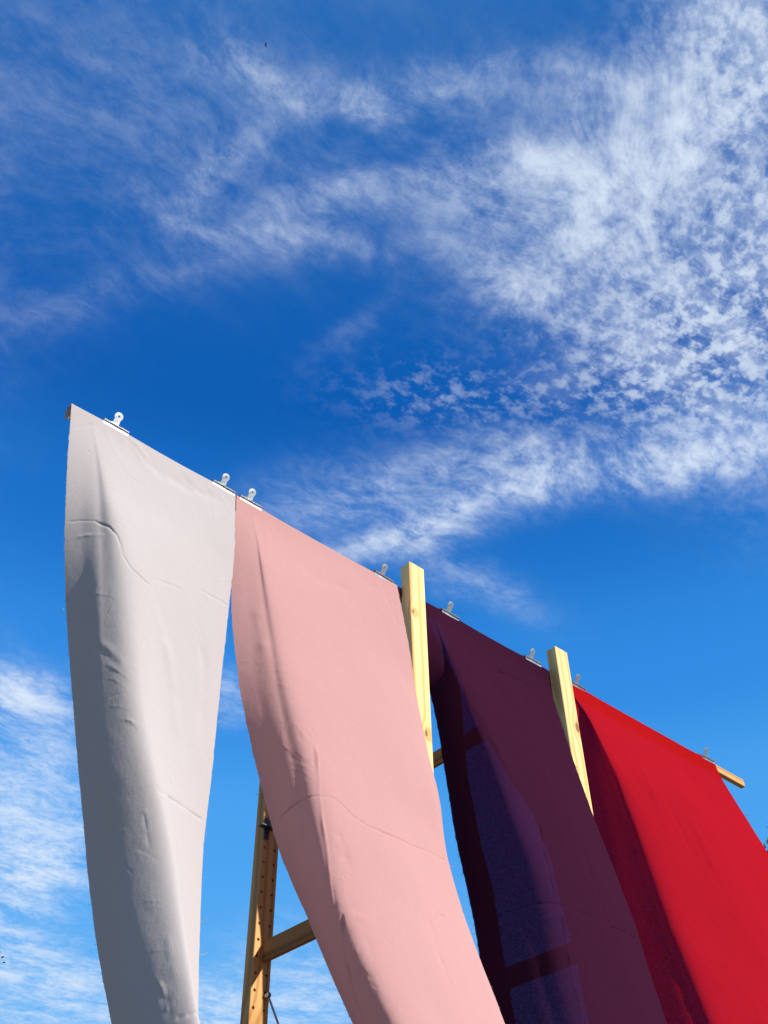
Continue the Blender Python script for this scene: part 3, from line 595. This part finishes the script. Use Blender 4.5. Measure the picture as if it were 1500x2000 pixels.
K_WHITE = [
    ('c', -0.0011, 0.0016, [(0.005, 1.145), (0.0754, 1.141), (0.1608, 1.129), (0.2412, 1.105), (0.2814, 1.085), (0.3015, 1.065), (0.3166, 1.041), (0.3518, 1.021), (0.4171, 1.013), (0.4874, 1.009)]),
    ('c', -0.0007, 0.0014, [(0.4975, 1.033), (0.5729, 1.045), (0.6533, 1.057)]),
    ('c', -0.0008, 0.0015, [(0.7789, 1.089), (0.8945, 1.101), (1, 1.109)]),
    ('f', 0.0008, 0.003, [(0.0101, 1.109), (0.1106, 1.105), (0.2261, 1.089)]),
    ('w', 0.0022, 0.0036, [(0.1055, 0.989), (0.201, 0.977), (0.2663, 0.965), (0.3116, 0.949)]),
    ('w', 0.002, 0.0034, [(0.2462, 0.845), (0.3065, 0.833), (0.3618, 0.813), (0.3869, 0.805)]),
    ('f', 0.002, 0.005, [(0.1759, 0.909), (0.2563, 0.877), (0.3317, 0.845), (0.3618, 0.825)]),
    ('f', -0.0012, 0.004, [(0.1106, 0.913), (0.2412, 0.869), (0.3317, 0.833)]),
    ('w', 0.0024, 0.0036, [(0.3216, 0.749), (0.3668, 0.749), (0.402, 0.741), (0.4221, 0.729)]),
    ('c', -0.0012, 0.0018, [(0.4523, 0.653), (0.4673, 0.645), (0.7136, 0.681), (0.8492, 0.693), (0.995, 0.705)]),
    ('f', 0.0012, 0.004, [(0.598, 0.717), (0.6583, 0.705), (0.7136, 0.697)]),
    ('f', 0.0012, 0.0032, [(0.397, 0.633), (0.402, 0.613), (0.407, 0.589)]),
    ('f', 0.0016, 0.005, [(0.4724, 0.477), (0.4925, 0.445), (0.5226, 0.405)]),
    ('f', -0.0016, 0.004, [(0.4523, 0.401), (0.4824, 0.389), (0.5025, 0.369)]),
    ('c', -0.001, 0.0018, [(0.5226, 0.369), (0.5528, 0.369), (0.6633, 0.377)]),
    ('f', -0.0009, 0.0016, [(0.0854, 1.305), (0.1055, 1.301), (0.1256, 1.297)]),
    ('f', -0.0008, 0.0014, [(0.2965, 1.281), (0.3568, 1.277), (0.4171, 1.273)]),
    ('f', -0.003, 0.016, [(0.794, 1.405), (0.6633, 1.349), (0.5377, 1.337), (0.4121, 1.365)]),
    ('f', -0.0024, 0.012, [(0.9347, 1.389), (0.799, 1.353), (0.6281, 1.329)]),
    ('f', 0.0014, 0.006, [(0.3216, 1.401), (0.3819, 1.389), (0.4422, 1.365)]),
    ('f', -0.0007, 0.0014, [(0.9146, 1.177), (0.9698, 1.189)]),
    ('f', -0.0007, 0.0014, [(0.8995, 1.149), (0.9799, 1.173)]),
    ('f', 0.0028, 0.014, [(0.4824, 0.977), (0.6181, 0.893), (0.7286, 0.781)]),
    ('f', -0.0022, 0.012, [(0.7538, 1.037), (0.8693, 0.953), (0.8995, 0.817)]),
    ('w', 0.0022, 0.0024, [(0.3417, 0.741), (0.3819, 0.741), (0.4121, 0.737), (0.4372, 0.721)]),
    ('f', 0.0008, 0.0022, [(0.3317, 0.753), (0.3769, 0.745), (0.4121, 0.729)]),
    ('w', -0.0016, 0.0022, [(0.3116, 0.573), (0.3618, 0.573), (0.4121, 0.561), (0.4472, 0.549)]),
    ('w', 0.0016, 0.0022, [(0.3568, 0.505), (0.4121, 0.505), (0.4673, 0.497)]),
    ('w', 0.0012, 0.002, [(0.3618, 0.497), (0.4221, 0.497), (0.4673, 0.489)]),
    ('w', 0.0016, 0.0022, [(0.397, 0.445), (0.4422, 0.445), (0.4874, 0.441)]),
    ('w', 0.0018, 0.0024, [(0.206, 0.857), (0.2814, 0.841), (0.3417, 0.821), (0.3819, 0.801)]),
    ('w', 0.0016, 0.0022, [(0.2362, 0.829), (0.3015, 0.817), (0.3668, 0.793)]),
    ('w', 0.0016, 0.0022, [(0.2462, 0.781), (0.3216, 0.773), (0.3819, 0.761)]),
    ('f', 0.0009, 0.003, [(0.4322, 0.421), (0.4724, 0.401), (0.4925, 0.373)]),
    ('f', -0.0008, 0.0026, [(0.397, 0.633), (0.402, 0.601), (0.4121, 0.569)])]
K_PINK = [
    ('f', -0.0022, 0.012, [(0.2814, 0.537), (0.3065, 0.497), (0.3367, 0.457), (0.3467, 0.413)]),
    ('f', -0.0012, 0.006, [(0.2965, 0.673), (0.3166, 0.645), (0.3367, 0.601)]),
    ('w', 0.002, 0.003, [(0.3216, 0.473), (0.3216, 0.461), (0.3618, 0.461)]),
    ('f', -0.0012, 0.0025, [(0.2563, 0.609), (0.2663, 0.581), (0.2764, 0.553)]),
    ('w', 0.0016, 0.0026, [(0.1407, 0.797), (0.2161, 0.773), (0.2513, 0.769)]),
    ('w', 0.0016, 0.0026, [(0.1508, 0.769), (0.2111, 0.749), (0.2513, 0.745)]),
    ('c', -0.0012, 0.0017, [(0.0302, 0.713), (0.0653, 0.721), (0.1457, 0.725), (0.206, 0.725), (0.2462, 0.725), (0.2915, 0.729), (0.3367, 0.721), (0.3719, 0.709), (0.4372, 0.705), (0.5427, 0.709), (0.6482, 0.713), (0.8191, 0.729), (0.9296, 0.737)]),
    ('c', 0.0012, 0.0018, [(0.2563, 0.825), (0.2513, 0.777), (0.2462, 0.729), (0.2513, 0.677), (0.2613, 0.625), (0.2663, 0.565), (0.2563, 0.553)]),
    ('f', -0.0014, 0.003, [(0.2462, 0.821), (0.2362, 0.757)]),
    ('w', 0.002, 0.003, [(0.0804, 0.969), (0.1307, 0.969), (0.1809, 0.961), (0.2161, 0.953)]),
    ('w', 0.0018, 0.0028, [(0.0955, 0.933), (0.1457, 0.937), (0.2161, 0.925)]),
    ('w', 0.0016, 0.003, [(0.0704, 0.989), (0.1357, 0.989), (0.191, 0.977)]),
    ('w', 0.002, 0.003, [(0.1156, 0.917), (0.1508, 0.925), (0.2261, 0.929)]),
    ('w', 0.0022, 0.004, [(0.1307, 0.877), (0.1508, 0.861), (0.1357, 0.845), (0.1357, 0.825), (0.1809, 0.797), (0.2312, 0.773)]),
    ('w', 0.002, 0.0034, [(0.1407, 0.821), (0.1859, 0.805), (0.2412, 0.773)]),
    ('w', -0.0018, 0.003, [(0.1457, 0.805), (0.201, 0.785), (0.2462, 0.765)]),
    ('w', 0.0018, 0.003, [(0.1457, 0.785), (0.206, 0.765), (0.2412, 0.745)]),
    ('f', 0.0016, 0.003, [(0.1859, 0.861), (0.2111, 0.841), (0.2312, 0.821)]),
    ('f', -0.0016, 0.003, [(0.201, 0.845), (0.206, 0.821)]),
    ('w', 0.0016, 0.0028, [(0.1759, 0.877), (0.1558, 0.853), (0.1256, 0.841)]),
    ('f', 0.0012, 0.003, [(0.2362, 0.853), (0.2513, 0.833)]),
    ('w', 0.0018, 0.003, [(0.1608, 0.733), (0.206, 0.729), (0.2412, 0.729)]),
    ('f', 0.0012, 0.0026, [(0.2613, 0.601), (0.2915, 0.597), (0.3266, 0.593)]),
    ('w', 0.0014, 0.0026, [(0.2362, 0.613), (0.2663, 0.601)]),
    ('f', -0.0018, 0.0045, [(0.2764, 0.645), (0.3065, 0.633), (0.3116, 0.613)]),
    ('w', 0.002, 0.003, [(0.2613, 0.573), (0.2864, 0.561), (0.3116, 0.557)]),
    ('c', -0.0016, 0.0026, [(0.2915, 0.549), (0.2814, 0.513), (0.2563, 0.481), (0.2412, 0.445), (0.2412, 0.425)]),
    ('f', -0.0016, 0.005, [(0.3266, 0.565), (0.3417, 0.537), (0.3568, 0.505), (0.3618, 0.469)]),
    ('f', 0.0012, 0.003, [(0.2864, 0.505), (0.3216, 0.497), (0.3417, 0.493)]),
    ('w', 0.0018, 0.003, [(0.3166, 0.485), (0.3317, 0.473), (0.3467, 0.469)]),
    ('w', 0.0016, 0.003, [(0.2814, 0.477), (0.3367, 0.473), (0.3719, 0.477)]),
    ('f', -0.0018, 0.004, [(0.3417, 0.469), (0.3467, 0.453), (0.3467, 0.441)]),
    ('w', 0.0014, 0.003, [(0.3065, 0.425), (0.3417, 0.417)]),
    ('w', 0.0014, 0.003, [(0.3668, 0.425), (0.3769, 0.413)]),
    ('f', 0.0012, 0.003, [(0.7387, 0.605), (0.8291, 0.629), (0.9598, 0.669)]),
    ('c', -0.001, 0.0016, [(0.7337, 0.605), (0.804, 0.621), (0.9497, 0.669)]),
    ('f', -0.0007, 0.0014, [(0.6332, 1.065), (0.7136, 1.073), (0.7588, 1.069)]),
    ('f', -0.0007, 0.0014, [(0.4975, 1.169), (0.603, 1.181), (0.6935, 1.193)]),
    ('f', -0.0006, 0.0014, [(0.603, 1.241), (0.6734, 1.257)]),
    ('f', -0.0006, 0.0014, [(0.4925, 1.193), (0.6583, 1.229), (0.804, 1.257)]),
    ('f', -0.0007, 0.0013, [(0.2663, 1.297), (0.2563, 1.249)]),
    ('f', -0.0006, 0.0014, [(0.5829, 1.133), (0.6784, 1.141), (0.7789, 1.145)]),
    ('f', -0.0006, 0.0014, [(0.2915, 1.025), (0.397, 1.029)]),
    ('f', -0.0018, 0.014, [(0.8291, 1.373), (0.6633, 1.305), (0.4925, 1.273), (0.3467, 1.277)]),
    ('f', -0.0026, 0.007, [(0.9648, 1.049), (0.9196, 0.961), (0.9045, 0.873), (0.9045, 0.793)]),
    ('f', 0.002, 0.004, [(0.9698, 1.045), (0.9196, 0.957)]),
    ('w', 0.0016, 0.0028, [(0.8894, 1.073), (0.9497, 1.081), (0.9749, 1.069)]),
    ('f', -0.002, 0.0034, [(0.9045, 0.893), (0.9146, 0.833), (0.9196, 0.777)]),
    ('f', -0.0006, 0.0014, [(0.4472, 0.877), (0.4824, 0.869), (0.5025, 0.865)]),
    ('f', 0.0016, 0.005, [(0.2613, 0.549), (0.3367, 0.545), (0.402, 0.545)]),
    ('f', -0.001, 0.006, [(0.6583, 0.593), (0.6633, 0.529), (0.6784, 0.473)]),
    ('f', 0.002, 0.01, [(0.1055, 1.121), (0.1156, 1.025), (0.1357, 0.945)]),
    ('f', 0.0012, 0.004, [(0.0955, 1.105), (0.1005, 1.049)]),
    ('w', 0.0008, 0.0016, [(0.5477, 0.609), (0.5678, 0.609)])]
K_PURPLE = [
    ('c', -0.0016, 0.002, [(0.0754, 0.697), (0.1357, 0.705), (0.2111, 0.701), (0.2864, 0.697), (0.3317, 0.697), (0.3869, 0.697), (0.4724, 0.701), (0.5578, 0.701)]),
    ('c', -0.0015, 0.0019, [(0.6231, 0.701), (0.7437, 0.713), (0.9296, 0.733)]),
    ('c', -0.0018, 0.0022, [(0.5025, 1.293), (0.6131, 1.301), (0.7236, 1.309), (0.8291, 1.317)]),
    ('f', 0.0022, 0.004, [(0.3216, 1.365), (0.1859, 1.217), (0.1457, 1.085), (0.1005, 0.985)]),
    ('f', -0.0024, 0.004, [(0.3467, 1.357), (0.206, 1.181), (0.1658, 1.057)]),
    ('c', -0.0018, 0.0022, [(0.3819, 0.869), (0.3518, 0.801), (0.3417, 0.741), (0.3317, 0.701)]),
    ('c', 0.0018, 0.0022, [(0.3518, 0.685), (0.3317, 0.633), (0.3166, 0.581), (0.3116, 0.537), (0.3015, 0.505)]),
    ('w', 0.0016, 0.003, [(0.191, 0.801), (0.2462, 0.805), (0.2814, 0.813)]),
    ('f', -0.0014, 0.003, [(0.4925, 0.525), (0.6482, 0.557), (0.9548, 0.609)]),
    ('f', 0.003, 0.012, [(0.2513, 1.097), (0.2764, 0.981), (0.3166, 0.901)]),
    ('f', -0.0024, 0.01, [(0.1558, 0.973), (0.1809, 0.889), (0.2111, 0.785)]),
    ('f', 0.0016, 0.008, [(0.6131, 1.057), (0.5126, 0.897), (0.4925, 0.785)]),
    ('f', -0.0016, 0.008, [(0.6482, 0.925), (0.6231, 0.789), (0.6131, 0.661)]),
    ('w', 0.0014, 0.003, [(0.1457, 0.549), (0.206, 0.553), (0.2714, 0.561)])]
K_RED = [
    ('c', -0.0016, 0.002, [(0.1357, 1.133), (0.1307, 1.061), (0.1206, 0.997), (0.1206, 0.929)]),
    ('f', -0.001, 0.0018, [(0.1357, 1.065), (0.1558, 1.061)]),
    ('f', -0.0012, 0.0022, [(0.3367, 0.929), (0.3568, 0.925)]),
    ('w', 0.0022, 0.003, [(0.1809, 0.721), (0.2362, 0.721), (0.3015, 0.721), (0.3518, 0.721)]),
    ('w', -0.002, 0.003, [(0.1859, 0.709), (0.2513, 0.709), (0.3467, 0.717)]),
    ('w', 0.0018, 0.0026, [(0.2462, 0.729), (0.3166, 0.717)]),
    ('f', 0.0012, 0.008, [(0.2864, 1.233), (0.2764, 1.085), (0.2714, 0.985)]),
    ('f', -0.0016, 0.012, [(0.3367, 1.129), (0.3568, 1.005), (0.3769, 0.889)]),
    ('f', 0.0022, 0.014, [(0.4422, 1.129), (0.4422, 0.973), (0.4673, 0.837)]),
    ('f', -0.0008, 0.0018, [(0.5879, 0.885), (0.6131, 0.885)])]
TURNED = [(1.395, .345, [(1.397, 0.2111), (1.245, 0.1357), (1.129, 0.191), (1.021, 0.2362), (0.949, 0.2764), (0.877, 0.3568), (0.785, 0.3769), (0.705, 0.3568), (0.625, 0.3568), (0.553, 0.3367), (0.505, 0.3266)], [(1.4, .995), (.3, .995)]), (1.395, .345, [(1.4, .004), (.3, .004)], [(1.321, 0.1106), (1.237, 0.1156), (1.145, 0.1759), (1.061, 0.1407), (0.965, 0.1055), (0.833, 0.1005), (0.749, 0.1055), (0.657, 0.0955), (0.597, 0.0955), (0.521, 0.0905)])]

cloth('white_cloth', T_WHITE, .36, WHITE, 'off white cloth with a grey shaded fold, nearest of the four on the lath', K_WHITE, 11, clips=(.472, .710))
cloth('pink_cloth', T_PINK, .44, PINK, 'pale pink cloth hanging next to the white one, with pressed creases', K_PINK, 23, nu=300, clips=(.774, 1.123), rumple=130, gain=1.7)
cloth('purple_cloth', T_PURPLE, .52, PURPLE, 'sheer dark plum cloth hanging between the two pale front posts', K_PURPLE, 37, nu=320, relief=1.6, rumple=100, clips=(1.3205, 1.5925), turned=TURNED)
cloth('red_cloth', T_RED, .68, RED, 'bright red cloth hanging at the far end of the lath', K_RED, 41, nu=360, relief=1.9, rumple=120, clips=(1.7545, 2.283))

# ---------------------------------------------------------------- bulldog clips
def handle_mesh(sg):
    """steel tab with a rounded, pierced head; sg -1 leans to the front, +1 to the back"""
    bm = bmesh.new(); th = .0007
    out = [(-.0066, 0), (-.0064, .013)]
    hr, hz = .0086, .0196
    for k in range(13):
        a = math.radians(222 - k*(264/12)); out.append((hr*math.cos(a), hz+hr*math.sin(a)))
    out += [(.0064, .013), (.0066, 0)]
    def bend(x, z):        # path: up, then curling outwards at the head
        zz = z*.90; y = .50*z
        return (x, sg*y, zz)
    hole = [(.0023*math.cos(math.radians(30*k)), hz+.0005+.0023*math.sin(math.radians(30*k))) for k in range(12)]
    vo = [[], []]; vh = [[], []]
    for s in (0, 1):
        off = sg*th*s
        for x, z in out: p = bend(x, z); vo[s].append(bm.verts.new((p[0], p[1]+off, p[2]+.0*s)))
        for x, z in hole: p = bend(x, z); vh[s].append(bm.verts.new((p[0], p[1]+off, p[2])))
    n = len(out)
    for k in range(n): bm.faces.new((vo[0][k], vo[0][(k+1) % n], vo[1][(k+1) % n], vo[1][k]))
    for k in range(12): bm.faces.new((vh[0][k], vh[0][(k+1) % 12], vh[1][(k+1) % 12], vh[1][k]))
    for s in (0, 1):
        es = []
        for L in (vo[s], vh[s]):
            m_ = len(L)
            for k in range(m_):
                e = bm.edges.get((L[k], L[(k+1) % m_])); es.append(e)
        bmesh.ops.triangle_fill(bm, use_beauty=True, use_dissolve=False, edges=es)
    bmesh.ops.recalc_face_normals(bm, faces=bm.faces)
    return bm
def jaw_mesh(sg):
    """half of the body: plate sloping out to an overhanging lip, then the gripping edge. y measured from the lath's middle"""
    bm = bmesh.new(); W = .0258
    poly = [(.0026, .0084), (.0042, .0086), (.0142, .0016), (.0150, -.0002), (.0144, -.0012), (.0108, -.0008), (.0106, -.0042),
            (.0116, -.0056), (.0112, -.0078), (.0098, -.0080), (.0092, -.0064), (.0098, -.0010), (.0106, .0016)]
    poly = [(sg*y, z) for y, z in poly]
    add_prism(bm, poly, -W, W)
    bmesh.ops.recalc_face_normals(bm, faces=bm.faces)
    return bm
def make_clip(x, label):
    c = thing('bulldog_clip', label, 'clip', (x, 1.2572, EYE+1.4080), 'steel bulldog clips along the lath')
    for sg, nm in ((-1, 'front'), (1, 'back')):
        obj('jaw', jaw_mesh(sg), STEEL, c)
        h = obj('handle', handle_mesh(sg), STEEL, c); h.location = (0, sg*.0034, .0085); h.scale = (.95, .92, .90)
    bm = bmesh.new(); add_tube(bm, [(-.024, 0, .0092), (.024, 0, .0092)], .0027, 10)
    obj('spring', bm, STEEL, c, True)
    return c
CL = [(.472, 'bulldog clip near the outer corner of the white cloth', 0), (.710, "bulldog clip at the white cloth's edge beside the pink cloth", 1),
      (.774, "bulldog clip on the pink cloth's corner beside the white cloth", 0), (1.123, 'bulldog clip on the pink cloth beside the first pale post', 2),
      (1.3205, 'bulldog clip on the plum cloth nearest the first pale post', 1), (1.5925, 'bulldog clip on the plum cloth nearest the second pale post', -1),
      (1.7545, 'bulldog clip on the red cloth, half hidden by the second pale post', 1), (2.283, 'bulldog clip at the far edge of the red cloth, beside the bare lath end', -2)]
first = None
for x, lb, tw in CL:
    if first is None: c = first = make_clip(x, lb)
    else:
        c = copy_tree(first); c['label'] = lb
    c.location = (x, 1.2572, EYE+1.4080); c.rotation_euler = (R(tw*.8), R(tw*.35), R(tw*.9))

# ---------------------------------------------------------------- shelf bracket and wire brace on the rear posts
br = thing('shelf_bracket', 'small dark metal shelf bracket plugged into the drilled rear post', 'bracket', (1.183, 1.70, EYE+1.026))
bm = bmesh.new(); add_box(bm, -.021, .013, -.016, -.0005, -.0015, .0015, .0005); obj('shelf_plate', bm, DARK, br)
bm = bmesh.new(); add_box(bm, -.0060, .0075, -.0026, -.0004, .0017, .021, .0004); obj('upper_tab', bm, DARK, br)
bm = bmesh.new(); add_box(bm, -.0068, .0062, -.0036, -.0004, -.024, -.0017, .0010); obj('lower_tab', bm, DARK, br)
bm = bmesh.new(); add_tube(bm, [(.0002, -.0026, .012), (.0002, -.0046, .012)], .0022, 10); obj('peg', bm, ZINC, br)
wb = thing('wire_cross_brace', 'thin steel cross brace bolted between the two drilled rear posts', 'brace', (1.209, 1.695, 0))
ZB = EYE+.690
for sg in (1, -1):
    xa, xb = (0, .455) if sg == 1 else (.455, 0)
    a = Vector((xa, -.004-.003*(sg < 0), ZB)); b = Vector((xb, -.004-.003*(sg < 0), ZB-.74)); d_ = (b-a).normalized()
    bm = bmesh.new(); add_tube(bm, [a+d_*.004, a+d_*.012, b-d_*.012, b-d_*.004], .0021, 10); rod = obj('rod', bm, ZINC, wb, True)
    for e in (a, b):
        bm = bmesh.new(); add_tube(bm, [e+Vector((0, -.0035, 0)), e+Vector((0, .0045, 0))], .0052, 12); add_tube(bm, [e+Vector((0, -.0060, 0)), e+Vector((0, -.0036, 0))], .0030, 6); obj('bolt', bm, ZINC, rod)

# ---------------------------------------------------------------- trees beyond, whose outermost twigs reach the picture
LEAF, t, o = material('leaf')
oi = t.new('ShaderNodeNewGeometry').outputs['Random Per Island']
p = t.new('ShaderNodeBsdfPrincipled'); p.inputs['Roughness'].default_value = .55
t.put(p.inputs['Base Color'], t.mix(oi, (.022, .045, .016, 1), (.075, .10, .03, 1)))
tl_ = t.new('ShaderNodeBsdfTranslucent'); tl_.inputs[0].default_value = (.07, .12, .02, 1)
mx = t.new('ShaderNodeMixShader'); mx.inputs[0].default_value = .25
t.l.new(p.outputs[0], mx.inputs[1]); t.l.new(tl_.outputs[0], mx.inputs[2]); t.l.new(mx.outputs[0], o.inputs[0])
BARK = wood('bark', (.10, .075, .055), (.05, .037, .028), (), .9)
def tree(label, base, top, crown_r, seed, twigs=(), ntw=5):
    rr = random.Random(seed)
    tr = thing('leafy_tree', label, 'tree', base)
    bm = bmesh.new()
    H = top*.62
    trunk = [Vector((.12*math.sin(k*1.3+seed), .12*math.cos(k*1.1), H*k/6)) for k in range(7)]
    add_tube(bm, trunk, .20, 10, True, .10)
    tips = []
    for k in range(13):
        a = k*2.4+rr.random(); s_ = trunk[3+k % 4]; el = rr.uniform(.15, 1.1); L = crown_r*rr.uniform(.65, .95)
        e_ = s_+Vector((math.cos(a)*math.cos(el), math.sin(a)*math.cos(el), math.sin(el)))*L
        mid = (s_+e_)/2+Vector((0, 0, -.15)); add_tube(bm, [s_, mid, e_], .06, 6, True, .012); tips.append(e_); tips.append(mid+Vector((0, 0, .3)))
    for tw in twigs:
        v = Vector(tw)-Vector(base); s_ = min(tips[::2], key=lambda q: (q-v).length)
        add_tube(bm, [s_, (s_+v)/2+Vector((0, 0, .1)), v], .03, 5, True, .006); tips.append((s_+v)/2)
    obj('trunk', bm, BARK, tr, True)
    vs, fs = [], []
    def leaf(c, sz):
        n = Vector((rr.gauss(0, 1), rr.gauss(0, 1), rr.gauss(0, 1)+.4)).normalized(); a_ = n.orthogonal().normalized(); a_.rotate(Matrix.Rotation(rr.random()*6.28, 3, n)); b_ = n.cross(a_)
        i = len(vs); w_ = sz*.26
        for q_ in (c-a_*sz*.5, c-b_*w_+n*w_*.3, c+a_*sz*.5, c+b_*w_+n*w_*.3): vs.append(q_[:])
        fs.append((i, i+1, i+2, i+3))
    for c in tips:
        rad = crown_r*rr.uniform(.20, .34)
        for _ in range(480):
            d3 = Vector((rr.gauss(0, 1), rr.gauss(0, 1), rr.gauss(0, .8)))
            leaf(c+d3*rad*.42, rr.uniform(.10, .18))
    for tw in twigs:
        c = Vector(tw)-Vector(base)
        for _ in range(ntw):
            d3 = Vector((rr.gauss(0, 1), rr.gauss(0, 1), rr.gauss(0, 1))); leaf(c+d3*.055, rr.uniform(.06, .11))
    me = bpy.data.meshes.new('crown'); me.from_pydata(vs, [], fs); me.materials.append(LEAF); me.update()
    link(bpy.data.objects.new('crown', me), tr)
    return tr
tree('leafy tree behind the red cloth at the right edge of the view', (15.47, 3.91, 0), 7.27, 2.0, 5, [(12.235, 6.074, 6.998), (12.433, 6.186, 6.981), (12.238, 6.25, 6.815)], 10)
tree('distant leafy tree at the left edge of the view, only a twig tip showing', (5.59, 22.17, 0), 8.48, 2.2, 9, [(7.653, 19.315, 8.036)], 4)

# ---------------------------------------------------------------- a bird, very high up
bird = thing('bird', 'tiny dark bird gliding high in the upper sky', 'bird', (12.277, 23.827, 65.465))
m, t, o = material('feathers'); p = t.new('ShaderNodeBsdfPrincipled'); t.put(p.inputs['Base Color'], t.mix(t.noise(t.new('ShaderNodeTexCoord').outputs['Object'], 30), (.02, .018, .018, 1), (.05, .045, .04, 1))); p.inputs['Roughness'].default_value = .8
t.l.new(p.outputs[0], o.inputs[0])
bm = bmesh.new()
rows_ = [(-.20, .004), (-.17, .018), (-.10, .034), (0, .040), (.09, .034), (.14, .022), (.17, .020), (.20, .010), (.225, .002)]
prev = None
for y_, r_ in rows_:
    cur = [bm.verts.new((r_*math.cos(2*math.pi*k/10), y_, r_*.9*math.sin(2*math.pi*k/10)+(.012 if y_ > .13 else 0))) for k in range(10)]
    if prev:
        for k in range(10): bm.faces.new((prev[k], prev[(k+1) % 10], cur[(k+1) % 10], cur[k]))
    prev = cur
obj('body', bm, m, bird, True)
for sg in (-1, 1):
    bm = bmesh.new()
    le = [(.02, .09, .01), (.16, .12, .035), (.30, .07, .03), (.44, -.03, .01)]; te = [(.02, -.07, .01), (.16, -.03, .03), (.30, -.04, .025), (.40, -.07, .008)]
    a = [bm.verts.new((sg*x, y, z)) for x, y, z in le]; b = [bm.verts.new((sg*x, y, z)) for x, y, z in te]
    a2 = [bm.verts.new((sg*x, y, z-.008)) for x, y, z in le]; b2 = [bm.verts.new((sg*x, y, z-.005)) for x, y, z in te]
    for k in range(3):
        bm.faces.new((a[k], a[k+1], b[k+1], b[k])); bm.faces.new((a2[k], b2[k], b2[k+1], a2[k+1]))
        bm.faces.new((a[k], a2[k], a2[k+1], a[k+1])); bm.faces.new((b[k], b[k+1], b2[k+1], b2[k]))
    bm.faces.new((a[3], a2[3], b2[3], b[3])); bm.faces.new((a[0], b[0], b2[0], a2[0]))
    obj('wing', bm, m, bird)
bm = bmesh.new()
add_prism(bm, [(-.17, .004), (-.30, .006), (-.30, .0), (-.17, -.004)], -.035, .035); obj('tail', bm, m, bird)
bird.rotation_euler = (R(10), R(72), R(5)); bird.scale = (.62, .62, .62)
